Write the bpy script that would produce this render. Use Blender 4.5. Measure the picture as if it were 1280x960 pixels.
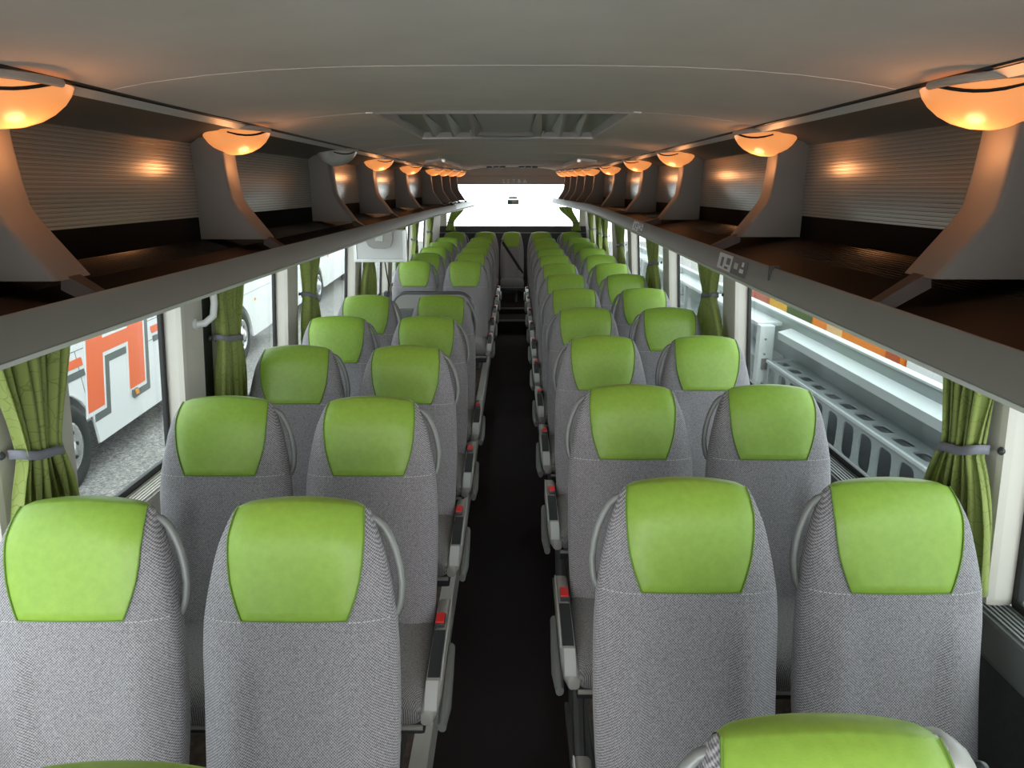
import bpy, bmesh, math, random
from mathutils import Vector, Matrix
random.seed(7)
PI = math.pi
SC = bpy.context.scene
for o in list(bpy.data.objects): bpy.data.objects.remove(o)
COL = SC.collection

# ------------------------------------------------------------------ camera
cd = bpy.data.cameras.new('camera'); cam = bpy.data.objects.new('camera', cd); COL.objects.link(cam)
cd.sensor_fit = 'HORIZONTAL'; cd.sensor_width = 36.0; cd.lens = 887.0 / 1280 * 36
cd.clip_start = 0.02; cd.clip_end = 300
cam.location = (0, 0, 1.83)
cam.rotation_euler = (math.radians(90 - 15.42), 0, math.radians(0.253))
SC.camera = cam
# ------------------------------------------------------------------ sky, added soft fill, exposure
w = bpy.data.worlds.new('overcast_sky'); SC.world = w; w.use_nodes = True
nt = w.node_tree; bg = nt.nodes['Background']
bg.inputs['Color'].default_value = (0.93, 0.97, 1.0, 1); bg.inputs['Strength'].default_value = 5.2
sd = bpy.data.lights.new('fill_sun', 'SUN'); sd.energy = 6.0; sd.angle = math.radians(60); sd.color = (1, 0.98, 0.95)  # added directional fill under the overcast sky, brightens the seats through the windscreen
fill_sun = bpy.data.objects.new('fill_sun', sd); COL.objects.link(fill_sun)
fill_sun.location = (0, -10, 8)
fill_sun.rotation_euler = Vector((0.0, -1.0, 0.42)).to_track_quat('Z', 'Y').to_euler()
vs = SC.view_settings
vs.view_transform = 'Standard'; vs.look = 'None'; vs.gamma = 1; vs.use_curve_mapping = False
vs.exposure = 0.0

# ------------------------------------------------------------------ materials
M = {}
def mat(name, col, rough=0.6, metal=0.0, noise=0.0, nscale=20.0, bump=0.0, bscale=200.0, emit=None, estr=0.0, coat=0.0, spec=0.5):
    m = bpy.data.materials.new(name); m.use_nodes = True; M[name] = m
    N = m.node_tree.nodes; L = m.node_tree.links; b = N['Principled BSDF']
    b.inputs['Base Color'].default_value = (*col, 1); b.inputs['Roughness'].default_value = rough
    b.inputs['Metallic'].default_value = metal; b.inputs['Coat Weight'].default_value = coat
    b.inputs['Specular IOR Level'].default_value = spec
    tc = N.new('ShaderNodeTexCoord')
    if noise > 0:
        n = N.new('ShaderNodeTexNoise'); n.inputs['Scale'].default_value = nscale; n.inputs['Detail'].default_value = 5
        L.new(tc.outputs['Object'], n.inputs['Vector'])
        r = N.new('ShaderNodeValToRGB')
        r.color_ramp.elements[0].position = 0.3; r.color_ramp.elements[1].position = 0.7
        r.color_ramp.elements[0].color = (*[c * (1 - noise) for c in col], 1)
        r.color_ramp.elements[1].color = (*[min(1, c * (1 + noise)) for c in col], 1)
        L.new(n.outputs['Fac'], r.inputs['Fac']); L.new(r.outputs['Color'], b.inputs['Base Color'])
    if bump > 0:
        n2 = N.new('ShaderNodeTexNoise'); n2.inputs['Scale'].default_value = bscale; n2.inputs['Detail'].default_value = 3
        L.new(tc.outputs['Object'], n2.inputs['Vector'])
        bp = N.new('ShaderNodeBump'); bp.inputs['Strength'].default_value = bump; bp.inputs['Distance'].default_value = 0.002
        L.new(n2.outputs['Fac'], bp.inputs['Height']); L.new(bp.outputs['Normal'], b.inputs['Normal'])
    if emit:
        b.inputs['Emission Color'].default_value = (*emit, 1); b.inputs['Emission Strength'].default_value = estr
    return m

def fabric_mat(name, dark, light, period, axes=('X', 'Z')):
    m = mat(name, dark, 0.9, spec=0.2); N = m.node_tree.nodes; L = m.node_tree.links; b = N['Principled BSDF']
    tc = N.new('ShaderNodeTexCoord'); sx = N.new('ShaderNodeSeparateXYZ'); L.new(tc.outputs['Object'], sx.inputs[0])
    outs = []
    for i, a in enumerate(axes):
        mu = N.new('ShaderNodeMath'); mu.operation = 'MULTIPLY'; mu.inputs[1].default_value = 2 * PI / period
        L.new(sx.outputs[a], mu.inputs[0])
        si = N.new('ShaderNodeMath'); si.operation = 'SINE'; L.new(mu.outputs[0], si.inputs[0]); outs.append(si)
    pr = N.new('ShaderNodeMath'); pr.operation = 'MULTIPLY'
    L.new(outs[0].outputs[0], pr.inputs[0]); L.new(outs[1].outputs[0], pr.inputs[1])
    nz = N.new('ShaderNodeTexNoise'); nz.inputs['Scale'].default_value = 260; L.new(tc.outputs['Object'], nz.inputs['Vector'])
    ad = N.new('ShaderNodeMath'); ad.operation = 'MULTIPLY_ADD'; ad.inputs[1].default_value = 0.45
    L.new(pr.outputs[0], ad.inputs[0]); L.new(nz.outputs['Fac'], ad.inputs[2])
    r = N.new('ShaderNodeValToRGB'); r.color_ramp.elements[0].position = 0.2; r.color_ramp.elements[1].position = 0.85
    r.color_ramp.elements[0].color = (*dark, 1); r.color_ramp.elements[1].color = (*light, 1)
    L.new(ad.outputs[0], r.inputs['Fac']); L.new(r.outputs['Color'], b.inputs['Base Color'])
    bp = N.new('ShaderNodeBump'); bp.inputs['Strength'].default_value = 0.35; bp.inputs['Distance'].default_value = 0.001
    L.new(ad.outputs[0], bp.inputs['Height']); L.new(bp.outputs['Normal'], b.inputs['Normal'])
    b.inputs['Sheen Weight'].default_value = 0.15
    return m

def glass_mat(name, tint, refl=0.02):
    m = bpy.data.materials.new(name); m.use_nodes = True; M[name] = m
    N = m.node_tree.nodes; L = m.node_tree.links; N.clear()
    out = N.new('ShaderNodeOutputMaterial'); mx = N.new('ShaderNodeMixShader')
    tr = N.new('ShaderNodeBsdfTransparent'); tr.inputs['Color'].default_value = (*tint, 1)
    gl = N.new('ShaderNodeBsdfGlossy'); gl.inputs['Roughness'].default_value = 0.01
    lw = N.new('ShaderNodeLayerWeight'); lw.inputs['Blend'].default_value = 0.5
    pw = N.new('ShaderNodeMath'); pw.operation = 'POWER'; pw.inputs[1].default_value = 5.0; L.new(lw.outputs['Facing'], pw.inputs[0])
    fr = N.new('ShaderNodeMath'); fr.operation = 'MULTIPLY_ADD'; fr.inputs[1].default_value = 0.5; fr.inputs[2].default_value = refl; L.new(pw.outputs[0], fr.inputs[0])
    L.new(fr.outputs[0], mx.inputs[0]); L.new(tr.outputs[0], mx.inputs[1]); L.new(gl.outputs[0], mx.inputs[2])
    L.new(mx.outputs[0], out.inputs[0])
    return m

fabric_mat('fabric', (0.118, 0.110, 0.122), (0.45, 0.43, 0.455), 0.0058)
fabric_mat('fabric_seat', (0.10, 0.098, 0.10), (0.36, 0.35, 0.35), 0.0058, ('X', 'Y'))
mat('leather', (0.255, 0.41, 0.055), 0.42, noise=0.07, nscale=60, bump=0.12, bscale=420, spec=0.45)
mat('stitch', (0.13, 0.24, 0.03), 0.8)
mat('thread', (0.55, 0.55, 0.55), 0.9)
mat('handle_grey', (0.20, 0.205, 0.20), 0.42, 0.1, spec=0.5)
mat('plastic_grey', (0.36, 0.35, 0.33), 0.4)
mat('plastic_dark', (0.035, 0.038, 0.042), 0.35)
mat('silver', (0.72, 0.73, 0.73), 0.28, 0.85)
mat('trim_pale', (0.55, 0.56, 0.56), 0.3)
mat('metal_dark', (0.16, 0.16, 0.165), 0.4, 0.6)
mat('red', (0.75, 0.03, 0.03), 0.35, emit=(0.8, 0.02, 0.02), estr=0.0)
mat('belt_black', (0.012, 0.012, 0.013), 0.7)
mat('carpet', (0.032, 0.026, 0.027), 0.98, noise=0.5, nscale=420, bump=0.6, bscale=600, spec=0.1)
mat('podium', (0.16, 0.12, 0.095), 0.7, noise=0.35, nscale=30)
mat('podium_edge', (0.80, 0.79, 0.76), 0.35, 0.0)
mat('wall_light', (0.60, 0.57, 0.52), 0.55, noise=0.03, nscale=8)
mat('wall_dark', (0.06, 0.062, 0.066), 0.8, noise=0.1, nscale=60)
mat('sill_grey', (0.16, 0.17, 0.165), 0.5)
mat('gasket', (0.012, 0.013, 0.014), 0.45)
mat('ceiling', (0.76, 0.715, 0.685), 0.85, noise=0.04, nscale=5, bump=0.1, bscale=500, spec=0.15)
mat('hatch_grey', (0.42, 0.40, 0.385), 0.6)
mat('rack_light', (0.21, 0.205, 0.19), 0.5, noise=0.02, nscale=10)
mat('rack_beige', (0.13, 0.117, 0.105), 0.6)
mat('rack_black', (0.002, 0.002, 0.002), 0.25, spec=0.12)
mat('rack_floor', (0.003, 0.003, 0.003), 0.6, spec=0.1)
mat('rack_panel', (0.34, 0.325, 0.295), 0.24, 0.35)
mat('rack_black_matte', (0.005, 0.005, 0.005), 0.9, spec=0.1)
mat('header_grey', (0.42, 0.38, 0.35), 0.6)
mat('divider_brown', (0.035, 0.022, 0.018), 0.5)
mat('lamp_lit', (0.75, 0.40, 0.20), 0.35, emit=(1.0, 0.33, 0.085), estr=0.72)
mat('lamp_off', (0.55, 0.55, 0.53), 0.35)
mat('lamp_cap', (0.42, 0.37, 0.33), 0.5)
mat('tieback', (0.20, 0.20, 0.24), 0.7)
mat('white_paint', (0.80, 0.82, 0.82), 0.25, coat=0.3)
mat('coach_orange', (0.85, 0.14, 0.03), 0.3)
mat('coach_grey', (0.10, 0.12, 0.115), 0.35)
mat('tyre', (0.03, 0.035, 0.032), 0.8)
mat('hubcap', (0.55, 0.56, 0.55), 0.25, 0.7)
mat('window_black', (0.015, 0.018, 0.02), 0.06)
mat('amber', (0.8, 0.3, 0.03), 0.3)
mat('steel', (0.26, 0.30, 0.30), 0.42, 0.25, noise=0.06, nscale=4)
mat('steel_light', (0.44, 0.49, 0.49), 0.4, 0.1)
mat('steel_dark', (0.09, 0.11, 0.12), 0.5)
mat('truck_orange', (0.80, 0.22, 0.03), 0.35)
mat('truck_red', (0.42, 0.07, 0.02), 0.4)
mat('truck_yellow', (0.75, 0.40, 0.04), 0.4)
mat('truck_pale', (0.75, 0.48, 0.22), 0.4)
mat('truck_green', (0.06, 0.10, 0.03), 0.5)
mat('sticker_white', (0.55, 0.55, 0.54), 0.5)
mat('sticker_dark', (0.07, 0.065, 0.07), 0.5)
mat('sticker_green', (0.03, 0.12, 0.08), 0.5)
mat('monitor_shell', (0.62, 0.63, 0.63), 0.4)
mat('monitor_edge', (0.75, 0.77, 0.77), 0.25, 0.2)
glass_mat('glass_tint', (0.685, 0.72, 0.71))
glass_mat('glass_clear', (0.93, 0.96, 0.95))
glass_mat('glass_front', (0.96, 0.98, 0.97), 0.01)

def gravel_mat():
    m = mat('gravel', (0.22, 0.215, 0.21), 0.85); N = m.node_tree.nodes; L = m.node_tree.links; b = N['Principled BSDF']
    tc = N.new('ShaderNodeTexCoord'); v = N.new('ShaderNodeTexVoronoi'); v.inputs['Scale'].default_value = 45
    n = N.new('ShaderNodeTexNoise'); n.inputs['Scale'].default_value = 14; n.inputs['Detail'].default_value = 8
    L.new(tc.outputs['Object'], v.inputs['Vector']); L.new(tc.outputs['Object'], n.inputs['Vector'])
    mx = N.new('ShaderNodeMath'); mx.operation = 'MULTIPLY'
    sp = N.new('ShaderNodeSeparateColor'); L.new(v.outputs['Color'], sp.inputs[0])
    L.new(sp.outputs[0], mx.inputs[0]); L.new(n.outputs['Fac'], mx.inputs[1])
    r = N.new('ShaderNodeValToRGB'); r.color_ramp.elements[0].color = (0.15, 0.147, 0.142, 1); r.color_ramp.elements[1].color = (0.52, 0.505, 0.49, 1)
    r.color_ramp.elements[1].position = 0.7
    L.new(mx.outputs[0], r.inputs['Fac']); L.new(r.outputs['Color'], b.inputs['Base Color'])
gravel_mat()

def curtain_mat():
    m = mat('curtain', (0.36, 0.43, 0.12), 0.6, spec=0.3); N = m.node_tree.nodes; L = m.node_tree.links; b = N['Principled BSDF']
    tc = N.new('ShaderNodeTexCoord'); v = N.new('ShaderNodeTexVoronoi'); v.feature = 'DISTANCE_TO_EDGE'; v.inputs['Scale'].default_value = 26
    n = N.new('ShaderNodeTexNoise'); n.inputs['Scale'].default_value = 12
    mp = N.new('ShaderNodeMixRGB'); mp.inputs[0].default_value = 0.06
    L.new(tc.outputs['Object'], n.inputs['Vector']); L.new(tc.outputs['Object'], mp.inputs[1]); L.new(n.outputs['Color'], mp.inputs[2])
    L.new(mp.outputs[0], v.inputs['Vector'])
    r = N.new('ShaderNodeValToRGB'); r.color_ramp.elements[0].color = (0.24, 0.30, 0.07, 1); r.color_ramp.elements[1].color = (0.38, 0.46, 0.13, 1)
    r.color_ramp.elements[0].position = 0.0; r.color_ramp.elements[1].position = 0.035
    L.new(v.outputs['Distance'], r.inputs['Fac']); L.new(r.outputs['Color'], b.inputs['Base Color'])
    b.inputs['Sheen Weight'].default_value = 0.3
    tr = N.new('ShaderNodeBsdfTranslucent'); L.new(r.outputs['Color'], tr.inputs['Color'])
    mx = N.new('ShaderNodeMixShader'); mx.inputs[0].default_value = 0.35
    L.new(b.outputs[0], mx.inputs[1]); L.new(tr.outputs[0], mx.inputs[2]); L.new(mx.outputs[0], N['Material Output'].inputs[0])
curtain_mat()

# ------------------------------------------------------------------ builders
def thing(name, label, cat, loc=(0, 0, 0), group=None, rotz=0.0):
    o = bpy.data.objects.new(name, None); COL.objects.link(o); o.empty_display_size = 0.05
    o.location = loc; o.rotation_euler = (0, 0, rotz); o['label'] = label; o['category'] = cat
    if group: o['group'] = group
    return o
def tag(o, label, cat, group=None):
    o['label'] = label; o['category'] = cat
    if group: o['group'] = group
    return o
def structure(o): o['kind'] = 'structure'; return o
def mw(o):
    return Matrix.LocRotScale(o.location, o.rotation_euler, o.scale)
def obj(name, bm, m, parent=None, smooth=False, world=False, label=None, recalc=True):
    """link a bmesh as one object; world=True: vertices are in world space even though it is parented"""
    if recalc: bmesh.ops.recalc_face_normals(bm, faces=bm.faces)
    me = bpy.data.meshes.new(name); bm.to_mesh(me); bm.free()
    me.materials.append(M[m])
    if smooth:
        for p in me.polygons: p.use_smooth = True
    return link(name, me, parent, world, label)
def link(name, me, parent=None, world=False, label=None):
    o = bpy.data.objects.new(name, me); COL.objects.link(o)
    if parent is not None:
        o.parent = parent
        if world:
            mm = mw(parent)
            if parent.parent is not None: mm = mw(parent.parent) @ parent.matrix_parent_inverse @ mm
            o.matrix_parent_inverse = mm.inverted()
    if label: o['label'] = label
    return o
def autosmooth(o, ang=35):
    me = o.data
    for p in me.polygons: p.use_smooth = True
    me.set_sharp_from_angle(angle=math.radians(ang)); return o
def B(): return bmesh.new()
def box(bm, x0, x1, y0, y1, z0, z1, bev=0.0):
    r = bmesh.ops.create_cube(bm, size=1)
    vs_ = r['verts']
    for v in vs_:
        v.co = Vector(((x0 + x1) / 2 + v.co.x * (x1 - x0), (y0 + y1) / 2 + v.co.y * (y1 - y0), (z0 + z1) / 2 + v.co.z * (z1 - z0)))
    if bev > 0:
        es = {e for v in vs_ for e in v.link_edges}
        bmesh.ops.bevel(bm, geom=list(es), offset=bev, segments=2, profile=0.7, affect='EDGES')
    return bm
def bbox(*a, bev=0.0): return box(B(), *a, bev=bev)
def tube(bm, pts, r, n=8, flat=1.0, cap=True):
    pts = [Vector(p) for p in pts]; rings = []
    up = None
    for i, p in enumerate(pts):
        d = (pts[min(i + 1, len(pts) - 1)] - pts[max(i - 1, 0)]).normalized()
        if up is None:
            up = Vector((0, 0, 1)) if abs(d.z) < 0.9 else Vector((0, 1, 0))
        s = d.cross(up).normalized(); u = s.cross(d).normalized(); up = u
        rr = r[i] if isinstance(r, (list, tuple)) else r
        rings.append([bm.verts.new(p + s * math.cos(2 * PI * k / n) * rr + u * math.sin(2 * PI * k / n) * rr * flat) for k in range(n)])
    for a, b in zip(rings, rings[1:]):
        for k in range(n): bm.faces.new((a[k], a[(k + 1) % n], b[(k + 1) % n], b[k]))
    if cap:
        bm.faces.new(rings[0]); bm.faces.new(rings[-1])
    return bm
def prism(bm, poly, axis, a0, a1):
    """poly: 2D outline; axis 'x','y','z' = extrusion axis between a0 and a1"""
    def P(u, v, a): return {'x': (a, u, v), 'y': (u, a, v), 'z': (u, v, a)}[axis]
    A = [bm.verts.new(P(u, v, a0)) for u, v in poly]; Bv = [bm.verts.new(P(u, v, a1)) for u, v in poly]
    n = len(poly)
    bm.faces.new(A); bm.faces.new(list(reversed(Bv)))
    for i in range(n): bm.faces.new((A[i], A[(i + 1) % n], Bv[(i + 1) % n], Bv[i]))
    return bm
def loft(bm, rings, closed=True, caps=True):
    R = [[bm.verts.new(p) for p in r] for r in rings]
    n = len(R[0])
    for a, b in zip(R, R[1:]):
        for k in range(n if closed else n - 1): bm.faces.new((a[k], a[(k + 1) % n], b[(k + 1) % n], b[k]))
    if caps and closed:
        bm.faces.new(R[0]); bm.faces.new(R[-1])
    return bm
def lathe(bm, prof, n=32, axis='x', c=(0, 0, 0)):
    """prof: (radius, along-axis)"""
    rings = []
    for r, a in prof:
        ring = []
        for k in range(n):
            t = 2 * PI * k / n; u, v = r * math.cos(t), r * math.sin(t)
            p = {'x': (a, u, v), 'y': (u, a, v), 'z': (u, v, a)}[axis]
            ring.append((c[0] + p[0], c[1] + p[1], c[2] + p[2]))
        rings.append(ring)
    return loft(bm, rings)
def lerp(a, b, t): return a + (b - a) * t
def interp(tab, x):
    if x <= tab[0][0]: return tab[0][1]
    for (a, va), (b, vb) in zip(tab, tab[1:]):
        if x <= b: return lerp(va, vb, (x - a) / (b - a))
    return tab[-1][1]
def sm(a, b, x):
    t = max(0, min(1, (x - a) / (b - a))); return t * t * (3 - 2 * t)
ORD = ['', 'first', 'second', 'third', 'fourth', 'fifth', 'sixth', 'seventh', 'eighth', 'ninth', 'tenth', 'eleventh', 'twelfth', 'thirteenth']

# ================================================================== SETTING
CX = -0.035                       # centre line of the coach
XL, XR = -1.20, 1.13              # inner faces of the side walls
Y0, Y1 = -2.1, 11.2               # windscreen, rear wall
ZP = 0.12                         # podium height above the aisle
ZS = 0.88                         # window sill
ZR = 2.14                         # roof inside
# ceiling edge (where ceiling and rack meet) and rack lip, tapering towards the rear
def ceL(y): return interp([(7, -0.88), (10.6, -0.735), (11.2, -0.715)], y)
def ceR(y): return interp([(7, 0.825), (8.2, 0.775), (10.7, 0.62), (11.2, 0.60)], y)
def lipL(y): return interp([(7, -0.77), (11.2, -0.60)], y)
def lipR(y): return interp([(7, 0.68), (11.2, 0.56)], y)
def ce(s, y): return ceL(y) if s < 0 else ceR(y)
def lip(s, y): return lipL(y) if s < 0 else lipR(y)
def zlip(s, y): return 1.568 if s < 0 else 1.536 + 0.0145 * max(0.0, min(y, 6.5) - 1)
def zce(y): return interp([(0, 2.02), (7, 2.035), (11.2, 2.08)], y)

# aisle floor, seat podiums, rear steps
structure(obj('floor', bbox(-0.5, 0.45, Y0, 9.22, -0.06, 0.0), 'carpet'))
fl = structure(obj('floor_podium_left', bbox(XL - 0.05, -0.30, 0.2, Y1, -0.06, ZP), 'podium'))
obj('edge_strip', bbox(-0.325, -0.268, 0.2, Y1, -0.0, ZP + 0.006, bev=0.004), 'podium_edge', fl)
fr_ = structure(obj('floor_podium_right', bbox(0.25, XR + 0.05, 0.2, Y1, -0.06, ZP), 'podium'))
obj('edge_strip', bbox(0.222, 0.252, 0.2, Y1, -0.0, ZP + 0.006, bev=0.004), 'metal_dark', fr_)
st = structure(obj('floor_rear_step', bbox(-0.272, 0.222, 9.22, 9.72, -0.06, 0.155, bev=0.006), 'carpet'))
obj('step_nosing', bbox(-0.272, 0.222, 9.21, 9.235, 0.14, 0.16), 'metal_dark', st)
st2 = structure(obj('floor_rear_landing', bbox(-0.272, 0.222, 9.72, Y1, -0.06, 0.235, bev=0.006), 'carpet'))
obj('step_nosing', bbox(-0.272, 0.222, 9.71, 9.735, 0.222, 0.24), 'metal_dark', st2)

# side walls: lower panel, sill, pillars between the windows
postsL = [(1.46, 1.76), (2.40, 2.70), (3.58, 3.76), (5.16, 5.38), (6.55, 6.78), (8.25, 8.5), (9.7, 11.15)]
postsR = [(1.48, 1.66), (3.48, 3.70), (5.04, 5.26), (6.72, 6.95), (7.68, 8.08), (9.1, 9.3), (10.2, 11.15)]
LEAN = 0.07
def lean(bm, s):
    for v in bm.verts: v.co.x -= s * LEAN * max(0.0, v.co.z - ZS)
    return bm
def side_wall(nm, x, s, posts):
    xo = x + s * 0.09
    wl = structure(obj('wall_' + nm, bbox(min(x, xo), max(x, xo), Y0, Y1, -0.06, ZS - 0.05), 'wall_dark'))
    a, b = sorted((x - s * 0.035, xo))
    obj('sill', bbox(a, b, Y0, Y1, ZS - 0.11, ZS - 0.005, bev=0.012), 'wall_light' if s < 0 else 'sill_grey', wl)
    bm = B()
    for k in range(6):
        xx = x - s * 0.025 + s * 0.012 * k
        box(bm, min(xx, xx + s * 0.006), max(xx, xx + s * 0.006), Y0, Y1, ZS - 0.008, ZS)
    obj('sill_grooves', bm, 'wall_light' if s < 0 else 'sill_grey', wl)['kind'] = 'stuff'
    obj('upper_wall', bbox(min(x + s * 0.002, xo), max(x + s * 0.002, xo), Y0, Y1, 1.70, ZR), 'rack_black_matte', wl)
    for (p0, p1) in posts:
        a, b = sorted((x - s * 0.02, x + s * 0.05))
        obj('pillar', lean(bbox(a, b, p0, p1, ZS - 0.004, 1.70, bev=0.02), s), 'wall_light', wl)
        for q0, q1 in ((p0 - 0.016, p0 + 0.004), (p1 - 0.004, p1 + 0.016)):
            a, b = sorted((x + s * 0.043, x + s * 0.058))
            obj('gasket', lean(bbox(a, b, q0, q1, ZS - 0.002, 1.70, bev=0.004), s), 'gasket', wl)
    # glazing between pillars, with a rubber strip along the sill
    edges = [(Y0, Y0 + 0.15)] + posts + [(Y1 - 0.02, Y1)]
    k = 0
    for (a0, a1), (b0, b1) in zip(edges, edges[1:]):
        if b0 - a1 < 0.2: continue
        k += 1
        g = structure(obj('window_%d' % (k + (0 if s < 0 else 20)), lean(bbox(min(x + s * 0.06, x + s * 0.066), max(x + s * 0.06, x + s * 0.066), a1, b0, ZS, 1.70), s), 'glass_tint'))
        a, b = sorted((x + s * 0.040, x + s * 0.057))
        obj('gasket', bbox(a, b, a1, b0, ZS - 0.002, ZS + 0.022, bev=0.006), 'gasket', g)
    return wl
wlL = side_wall('left', XL, -1, postsL)
wlR = side_wall('right', XR, 1, postsR)
# black upright slot in the second pillar on the left
obj('pillar_slot', lean(bbox(XL - 0.001, XL + 0.0225, 2.565, 2.635, ZS, 1.70), -1), 'gasket', wlL)
# rear wall
bk = structure(obj('wall_back', bbox(XL - 0.05, XR + 0.05, Y1, Y1 + 0.1, -0.06, 1.265), 'wall_dark'))
obj('ledge', bbox(XL, XR, Y1 - 0.06, Y1 + 0.02, 1.19, 1.268, bev=0.01), 'wall_dark', bk)
obj('ledge_trim', bbox(XL, XR, Y1 - 0.068, Y1 - 0.055, 1.165, 1.175), 'plastic_grey', bk)
obj('header', bbox(XL - 0.05, XR + 0.05, Y1, Y1 + 0.1, 1.885, ZR), 'header_grey', bk)
obj('header_step', bbox(ceL(Y1) - 0.1, ceR(Y1) + 0.1, Y1 - 0.05, Y1, 2.015, ZR, bev=0.01), 'header_grey', bk)
obj('corner_post', bbox(XL - 0.05, XL + 0.14, Y1, Y1 + 0.1, 1.26, 1.89), 'wall_light', bk)
obj('corner_post', bbox(XR - 0.14, XR + 0.05, Y1, Y1 + 0.1, 1.26, 1.89), 'wall_light', bk)
structure(obj('window_40', bbox(XL + 0.14, XR - 0.14, Y1 + 0.05, Y1 + 0.056, 1.265, 1.885), 'glass_clear'))
# front end of the coach behind the camera: windscreen over a low front wall
fw = structure(obj('wall_front', bbox(XL - 0.05, XR + 0.05, Y0 - 0.1, Y0, -0.06, 0.55), 'wall_dark'))
for a, b in ((XL - 0.05, XL + 0.08), (XR - 0.08, XR + 0.05)):
    obj('corner_post', bbox(a, b, Y0 - 0.1, Y0, 0.55, ZR), 'wall_dark', fw)
structure(obj('window_41', bbox(XL + 0.08, XR - 0.08, Y0 - 0.06, Y0 - 0.054, 0.55, 2.06), 'glass_front'))

# ceiling: transverse panels with a gentle vault, a hole is left for the roof hatch
HX0, HX1, HY0, HY1 = -0.48, 0.40, 2.54, 3.85
def zceil(x, y):
    a, b = ceL(y) - 0.03, ceR(y) + 0.03; t = (x - a) / (b - a) * 2 - 1
    return zce(y) + 0.056 * (1 - abs(t) ** 3.2)
def ceil_patch(ya, yb, fx0, fx1, n=14, m=4, dz=0.0):
    bm = B(); rings = []
    for j in range(m + 1):
        y = lerp(ya, yb, j / m); a, b = fx0(y), fx1(y)
        lo = []; hi = []
        for i in range(n + 1):
            x = lerp(a, b, i / n); z = zceil(x, y) + dz
            lo.append((x, y, z)); hi.append((x, y, z + 0.012))
        rings.append(lo + hi[::-1])
    return loft(bm, rings)
cl = structure(obj('ceiling', bbox(XL - 0.05, XR + 0.05, Y0 - 0.1, Y1 + 0.1, ZR, ZR + 0.03), 'rack_black_matte'))
e0 = lambda y: ceL(y) - 0.03
e1 = lambda y: ceR(y) + 0.03
cuts = [Y0, 0.3, 1.62, HY0 - 0.32, HY0, HY1, 4.35, 4.95, 5.6, 6.3, 7.0, 7.8, 8.7, 9.6, 10.4, Y1]
for i, (a, b) in enumerate(zip(cuts, cuts[1:])):
    g = 0.0006; dz = 0.0008 if i % 2 else 0.0
    if a == HY0:
        for f0, f1 in ((e0, lambda y: HX0), (lambda y: HX1, e1)):
            autosmooth(obj('ceiling_panel', ceil_patch(a, b, f0, f1, 5, 4, dz), 'ceiling', cl))
    else:
        autosmooth(obj('ceiling_panel', ceil_patch(a + g, b - g, e0, e1, dz=dz), 'ceiling', cl))

# ================================================================== SEATS
HT = [(0.0, 0.195), (0.3, 0.204), (0.55, 0.204), (0.66, 0.199), (0.76, 0.188), (0.86, 0.172), (0.93, 0.158), (0.97, 0.15), (0.99, 0.142), (1.0, 0.136)]
GT = [(0.69, 0.106), (0.74, 0.120), (0.80, 0.131), (0.86, 0.1365), (0.93, 0.138), (0.98, 0.135), (1.0, 0.131)]
BZ0, BZ1 = 0.40, 1.086
def bk_d(t):
    d = interp([(0, 0.125), (0.3, 0.115), (0.6, 0.10), (0.72, 0.112), (0.85, 0.108), (1, 0.10)], t)
    if t > 0.90: d *= max(0.18, math.sqrt(max(0, 1 - ((t - 0.90) / 0.1) ** 2.2)))
    return d
def bk_yc(t):
    full = interp([(0, 0.125), (0.3, 0.115), (0.6, 0.10), (0.72, 0.112), (0.85, 0.108), (1, 0.10)], t)
    yf = -0.18 * (1 - t) - 0.042 + 0.018 * math.sin(PI * min(1, t / 0.7)) - 0.0 * t
    return yf + full / 2 + (0.006 * sm(0.9, 1, t))
NE = 3.0
def bk_pt(x, t, front=True, off=0.0):
    w_ = interp(HT, t) + off; d = bk_d(t) / 2 + off
    q = min(1.0, abs(x) / w_)
    k = (1 - q ** NE) ** (1 / NE)
    y = bk_yc(t) + (-d if front else d) * k
    z = BZ0 + t * (BZ1 - BZ0) + off * sm(0.9, 1.0, t) - 0.014 * sm(0.86, 1, t) * (x / 0.13) ** 2
    if front and t < 0.66:
        y -= 0.018 * sm(0.088, 0.112, abs(x)) * (1 - sm(0.14, 0.2, abs(x))) * sm(0.0, 0.06, t) * (1 - sm(0.5, 0.64, t))
    return (x, y, z)
TS = [0, 0.04, 0.1, 0.18, 0.26, 0.34, 0.42, 0.5, 0.56, 0.62, 0.66, 0.70, 0.75, 0.80, 0.85, 0.89, 0.92, 0.945, 0.965, 0.98, 0.99, 0.997, 1.0]
def backrest_bm():
    bm = B(); rings = []; n = 22
    for t in TS:
        w_ = interp(HT, t)
        xs = [w_ * math.sin(lerp(-PI / 2, PI / 2, i / n)) for i in range(n + 1)]
        rings.append([bk_pt(x, t, True) for x in xs] + [bk_pt(x, t, False) for x in xs[::-1][1:-1]])
    return loft(bm, rings)
def cover_bm():
    bm = B(); n = 14; rows = []
    ts = [0.69, 0.70, 0.72, 0.75, 0.79, 0.83, 0.87, 0.90, 0.925, 0.945, 0.965, 0.98, 0.99, 0.997, 1.0]
    for t in ts:
        g_ = interp(GT, t)
        o_ = 0.0045 if t > 0.69 else 0.001
        rows.append([bk_pt(g_ * (i / n * 2 - 1), t, True, 0.001 if i in (0, n) else o_) for i in range(n + 1)])
    for t in ts[::-1][1:7]:
        g_ = interp(GT, t)
        rows.append([bk_pt(g_ * (i / n * 2 - 1), t, False, 0.001 if (i in (0, n) or t == ts[-7]) else 0.0045) for i in range(n + 1)])
    return loft(bm, rows, closed=False, caps=False)
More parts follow.
